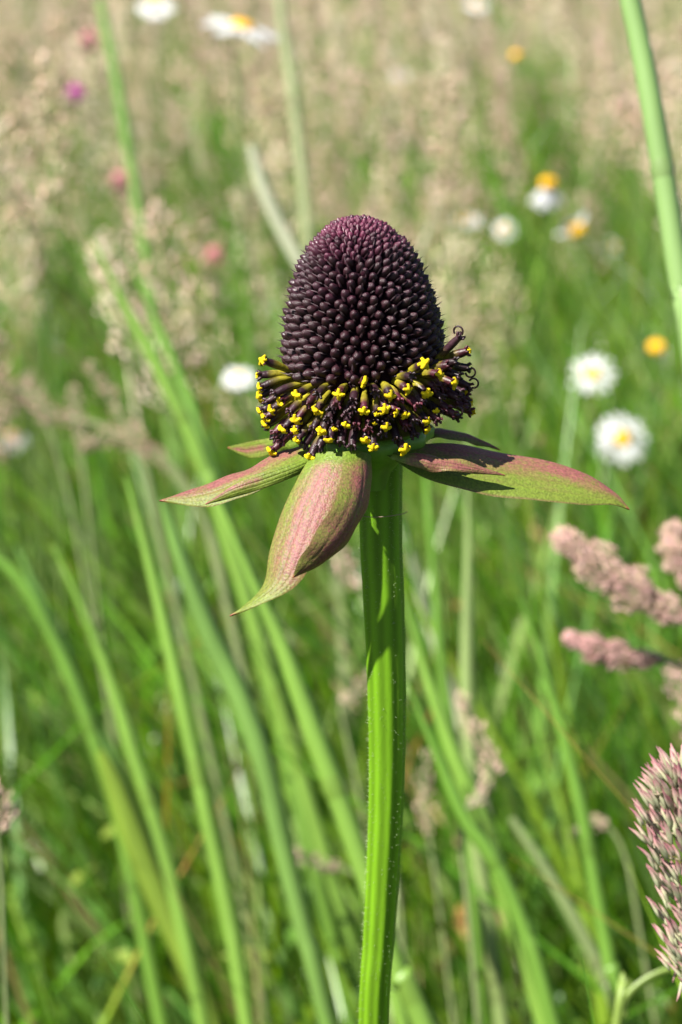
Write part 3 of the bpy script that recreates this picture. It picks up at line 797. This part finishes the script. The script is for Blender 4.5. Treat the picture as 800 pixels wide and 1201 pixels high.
GREENS = np.array([(.075, .215, .010), (.110, .275, .014), (.150, .310, .024), (.040, .120, .009), (.180, .300, .016), (.090, .230, .034), (.25, .36, .10)])
def blades(name, x, y, h, wid, label, lean=(-.22, 0), spread=.20, droop=.25, segs=6, dry=.05):
    n = len(x); t = np.linspace(0, 1, segs + 1)[None, :]
    ld = rng.normal(0, spread, (n, 2)) + np.array(lean) * np.clip(.75 - 1.6 * (x - CAM[0]) / (.2 + .2 * np.abs(y + .3)), -.25, 1.5)[:, None]
    cu = rng.normal(0, .22, (n, 2)) + np.array(lean) * .5
    dp = rng.uniform(0, droop, n)[:, None]
    px = x[:, None] + h[:, None] * (ld[:, :1] * t + cu[:, :1] * t ** 2)
    py = y[:, None] + h[:, None] * (ld[:, 1:] * t + cu[:, 1:] * t ** 2)
    pz = h[:, None] * (t - dp * t ** 3)
    c = np.stack([px, py, np.maximum(pz, .001) - .008 * (t == 0)], -1)
    phi = rng.uniform(0, 6.283, n); tw = rng.uniform(-1.4, 1.4, n)
    ang = phi[:, None] + tw[:, None] * t
    s = np.stack([np.cos(ang), np.sin(ang), 0 * ang], -1)
    w_ = (wid[:, None] * (1 - t ** 2.2 * .96) * (.7 + .3 * np.sin(math.pi * t)))[..., None] * .5
    V = np.stack([c - s * w_, c + s * w_], 2).reshape(-1, 3)
    base = (np.arange(n) * (segs + 1) * 2)[:, None]; r = np.arange(segs)[None] * 2
    a = (base + r).ravel(); f = np.stack([a, a + 1, a + 3, a + 2], -1)
    col = GREENS[rng.integers(0, len(GREENS), n)] * rng.uniform(.55, 1.35, (n, 1))
    isdry = rng.random(n) < dry
    col[isdry] = np.array([.36, .28, .13]) * rng.uniform(.6, 1.1, (isdry.sum(), 1))
    tip = rng.random((n, 1)) < .12
    cc = np.repeat(col[:, None], segs + 1, 1)
    cc = cc * (1 - .3 * (1 - t[..., None])) + np.array([.20, .19, .08]) * .3 * (1 - t[..., None])
    cc = np.where(tip[..., None] & (t[..., None] > .85), np.array([.38, .22, .06]), cc)
    C = np.repeat(cc[:, :, None], 2, 2).reshape(-1, 3)
    me = make_mesh(name, V, f, C, M_GRASS)
    return link(name, me, kind='stuff', label=label, category='grass')

def clear(x, y, D, h):
    """keep the mass of grass off the flower and out of the gap between it and the camera"""
    near = (np.hypot(x, y) < .16) | ((D < .62) & (np.abs(x - CAM[0]) < .20 + .3 * D))
    top = CAM[2] - (D - .05) * .60                 # stays below the frame when close
    return np.where(near, np.minimum(h, np.maximum(top - .06, .12)), h)

def meadow():
    x, y, D = depth_xy(17000, .0, 2.6, .75, .32)
    h = clear(x, y, D, rng.gamma(9, .047, len(x)) + .06)
    h = np.minimum(h, .66)
    blades('meadow_grass', x, y, h, rng.uniform(.0035, .0085, len(x)), 'dense fresh green grass filling the meadow around the coneflower')
    x, y, D = depth_xy(1500, .75, 2.2, .3, .28)
    hh = rng.uniform(.38, .62, len(x)); k = ~hides(x - .25 * hh, y, hh * .8, .12); x, y, hh = x[k], y[k], hh[k]
    blades('meadow_grass', x, y, hh, rng.uniform(.005, .010, len(x)), 'broad grass blades standing taller than the dense fresh grass', spread=.2, segs=7)
    x, y, D = depth_xy(13000, 2.4, 7, .7, .32)
    h = np.minimum(rng.gamma(9, .053, len(x)) + .08, .76)
    blades('meadow_grass', x, y, h, rng.uniform(.005, .011, len(x)), 'mid-distance green grass under the beige seed heads and daisies', segs=5)
    x, y, D = depth_xy(1500, 1.7, 5.5, .4, .27)
    hh = rng.uniform(.55, .80, len(x)); k = ~hides(x, y, hh * .85, .10); x, y, hh = x[k], y[k], hh[k]
    blades('meadow_grass', x, y, hh, rng.uniform(.004, .009, len(x)), 'tall slender green blades rising among the beige seed heads', spread=.14, droop=.12, segs=6)
    x, y, D = depth_xy(26000, 6.8, 34, .7, .34, 1.3)
    h = np.minimum(rng.gamma(9, .05, len(x)) + .1, .72)
    blades('meadow_grass', x, y, h, rng.uniform(.008, .02, len(x)), 'far grass of the meadow fading behind the seed heads', segs=4)
    # low tangle: fine blades in every direction
    x, y, D = depth_xy(14000, .1, 3.2, .7, .32)
    h = rng.uniform(.10, .34, len(x))
    blades('meadow_undergrowth', x, y, h, rng.uniform(.002, .004, len(x)), 'low tangle of fine and withered grass between the taller blades', lean=(0, 0), spread=.7, droop=.7, segs=5, dry=.28)
meadow()

def herbs():
    n = 5200
    x, y, D = depth_xy(n, .35, 3.2, .6, .32)
    z = rng.uniform(.06, .36, n)
    L = rng.uniform(.012, .034, n); wd = L * rng.uniform(.22, .42, n)
    d = unit(np.stack([rng.normal(0, 1, n), rng.normal(0, 1, n), rng.normal(.1, .5, n)], -1))
    s = unit(np.cross(d, np.array([0, 0, 1.0]) + rng.normal(0, .3, (n, 3)))); nn = np.cross(s, d)
    p = np.stack([x, y, z], -1)
    t = np.array([0, .25, .55, .8, 1.0]); w_ = np.array([.1, .8, 1.0, .6, .03])
    V = p[:, None, None] + d[:, None, None] * (L[:, None] * t)[:, :, None, None] + s[:, None, None] * ((wd * .5)[:, None] * w_)[:, :, None, None] * np.array([-1, 0, 1])[None, None, :, None] \
        + nn[:, None, None] * (L[:, None] * (-.25 * t ** 2))[:, :, None, None] + nn[:, None, None] * ((wd * .12)[:, None] * w_)[:, :, None, None] * np.array([1, 0, 1])[None, None, :, None]
    gf = grid_faces(5, 3); f = (gf[None] + (np.arange(n) * 15)[:, None, None]).reshape(-1, 4)
    pal = np.array([(.09, .19, .025), (.13, .25, .03), (.07, .15, .03), (.20, .27, .04), (.30, .17, .05), (.24, .16, .09)])
    c = pal[rng.choice(6, n, p=[.28, .26, .2, .14, .05, .07])] * rng.uniform(.75, 1.2, (n, 1))
    # thin stalk down to the ground for every leaf
    m = 8
    gx = p + np.stack([rng.normal(0, .03, n), rng.normal(0, .03, n), -z], -1)
    sw = .0006
    sv = np.stack([p + [sw, 0, 0], p - [sw, 0, 0], gx - [sw, 0, 0], gx + [sw, 0, 0]], 1).reshape(-1, 3)
    sf = (np.array([[0, 1, 2, 3]])[None] + (np.arange(n) * 4)[:, None, None]).reshape(-1, 4)
    g = Geo(); g.add(V.reshape(-1, 3), f, np.repeat(c, 15, 0)); g.add(sv, sf, np.repeat(c * .8, 4, 0))
    link('meadow_herbs', g.mesh('meadow_herbs', M_LEAF), kind='stuff', label='small leafy herbs and withered leaves low in the grass', category='herbs')
herbs()

def panicle_template(seed, n, rad, sp, wd, branches=True):
    r = np.random.default_rng(seed)
    z = np.linspace(1, 0, 14); bx = r.uniform(-.25, .25)
    axis = np.stack([bx * z ** 2, .1 * z ** 2 * r.uniform(-1, 1), z - .12 * z ** 3], -1)
    pos, d, c, out = head_points(axis, rad, n, r, 1.0)
    g = Geo()
    pal = np.array([(1, 1, 1), (.85, .8, .8), (1.1, 1.0, .95), (.8, .9, .7)])
    spikelets(g, pos, d, sp * r.uniform(.8, 1.25, n), wd * r.uniform(.8, 1.2, n), pal[r.integers(0, 4, n)])
    tube(g, axis[::2], .008, 3, (.5, .6, .35), cap=False)
    if branches:
        for j in range(0, n, 5): tube(g, np.array([c[j] - [0, 0, .08], pos[j]]), .004, 3, (.6, .55, .4), cap=False)
    return g.arrays()

TN = np.array([(.68, .62, .47), (.66, .55, .46), (.58, .58, .37), (.70, .56, .50), (.54, .45, .34), (.78, .74, .60)])
def place_heads(g, T, x, y, h, L, az, lean, col):
    """stem and head of a whole set of seed heads"""
    for k in range(len(x)):
        v, f, c = T[k % len(T)]
        ca, sa = math.cos(az[k]), math.sin(az[k])
        lz = math.cos(lean[k]); ls = math.sin(lean[k])
        v = v * L[k]
        # lean in +x then turn
        vx = v[:, 0] * lz + v[:, 2] * ls; vz = -v[:, 0] * ls + v[:, 2] * lz; vy = v[:, 1]
        X = vx * ca - vy * sa; Y = vx * sa + vy * ca
        off = np.array([x[k], y[k], h[k]])
        g.v.append(np.stack([X, Y, vz], -1) + off); g.f.append(np.where(f < 0, -1, f + g.n)); g.c.append(c * col[k]); g.n += len(v)
        rt = off - np.array([ls * ca * h[k] * .25, ls * sa * h[k] * .25, h[k] + .01])
        mid = (rt + off) / 2 + np.array([ls * ca, ls * sa, 0]) * -.02 * h[k]
        tube(g, np.array([rt, mid, off]), [.0013, .0011, .0007], 3, (.17, .24, .07), cap=False)

def seed_heads():
    T1 = [panicle_template(20 + k, 80, r_, .060, .013) for k, r_ in enumerate((.10, .16, .22, .13, .28))]
    T2 = [panicle_template(40 + k, 26, r_, .09, .022, False) for k, r_ in enumerate((.12, .18, .24))]
    # nearest ones: a thing each
    n = 300
    x, y, D = depth_xy(n, 1.05, 3.0, .05, .20)
    top = CAM[2] - D * rng.uniform(.02, .17, n); L = rng.uniform(.08, .15, n)
    h = np.clip(top - L, .42, .74)
    az = math.pi + rng.normal(0, .9, n); lean = np.abs(rng.normal(.25, .25, n))
    ok = ~hides(x - .04, y, h + L * .6, .045); x, y, h, L = x[ok], y[ok], h[ok], L[ok]; n = len(x)
    LB = [(f'soft {w_} grass seed head on a thin stalk well beyond the coneflower', 'grass', f'{w_} seed heads beyond the coneflower') for w_ in ('cream beige', 'rosy beige', 'greenish beige', 'brownish beige')]
    for k in range(n):
        ci = k % len(TN); g = Geo()
        place_heads(g, [T1[k % 5]], x[k:k + 1], y[k:k + 1], h[k:k + 1], L[k:k + 1], az[k:k + 1], lean[k:k + 1], TN[ci:ci + 1])
        v, f, c = g.arrays()
        m = len(T1[k % 5][0]); rt = np.array([*v[m:m + 3].mean(0)[:2], 0.0])
        o = thing('grass_seed_head', rt, *LB[(0, 1, 2, 1, 3, 0)[ci]])
        fm = f.max(1) < m
        link('spikelets', make_mesh('spikelets', v[:m] - rt, f[fm], c[:m], M_SEED), o, kind='stuff')
        f2 = f[~fm]; link('culm', make_mesh('culm', v[m:] - rt, np.where(f2 < 0, -1, f2 - m), c[m:], M_BLADE), o)
    g = Geo(); n = 1350
    x, y, D = depth_xy(n, 1.9, 7, .5, .28)
    L = rng.uniform(.08, .17, n); h = rng.uniform(.46, .72, n)
    ok = ~hides(x - .03, y, h + L * .6, .035); x, y, h, L = x[ok], y[ok], h[ok], L[ok]; n = len(x)
    place_heads(g, T1, x, y, h, L, math.pi + rng.normal(0, 1.0, n), np.abs(rng.normal(.2, .22, n)), TN[rng.integers(0, len(TN), n)] * rng.uniform(.65, 1.2, (n, 1)))
    link('seed_head_haze', g.mesh('seed_heads', M_SEED), kind='stuff', label='mass of beige pink grass seed heads behind the daisies', category='grass').name = 'meadow_seed_heads'
    g = Geo(); n = 1700
    x, y, D = depth_xy(n, 6.5, 32, .6, .32, 1.2)
    L = rng.uniform(.10, .19, n); h = rng.uniform(.46, .72, n)
    place_heads(g, T2, x, y, h, L, math.pi + rng.normal(0, 1.0, n), np.abs(rng.normal(.2, .2, n)), TN[rng.integers(0, len(TN), n)])
    link('meadow_seed_heads', g.mesh('far_seed_heads', M_SEED), kind='stuff', label='far pale seed heads across the meadow', category='grass')
seed_heads()
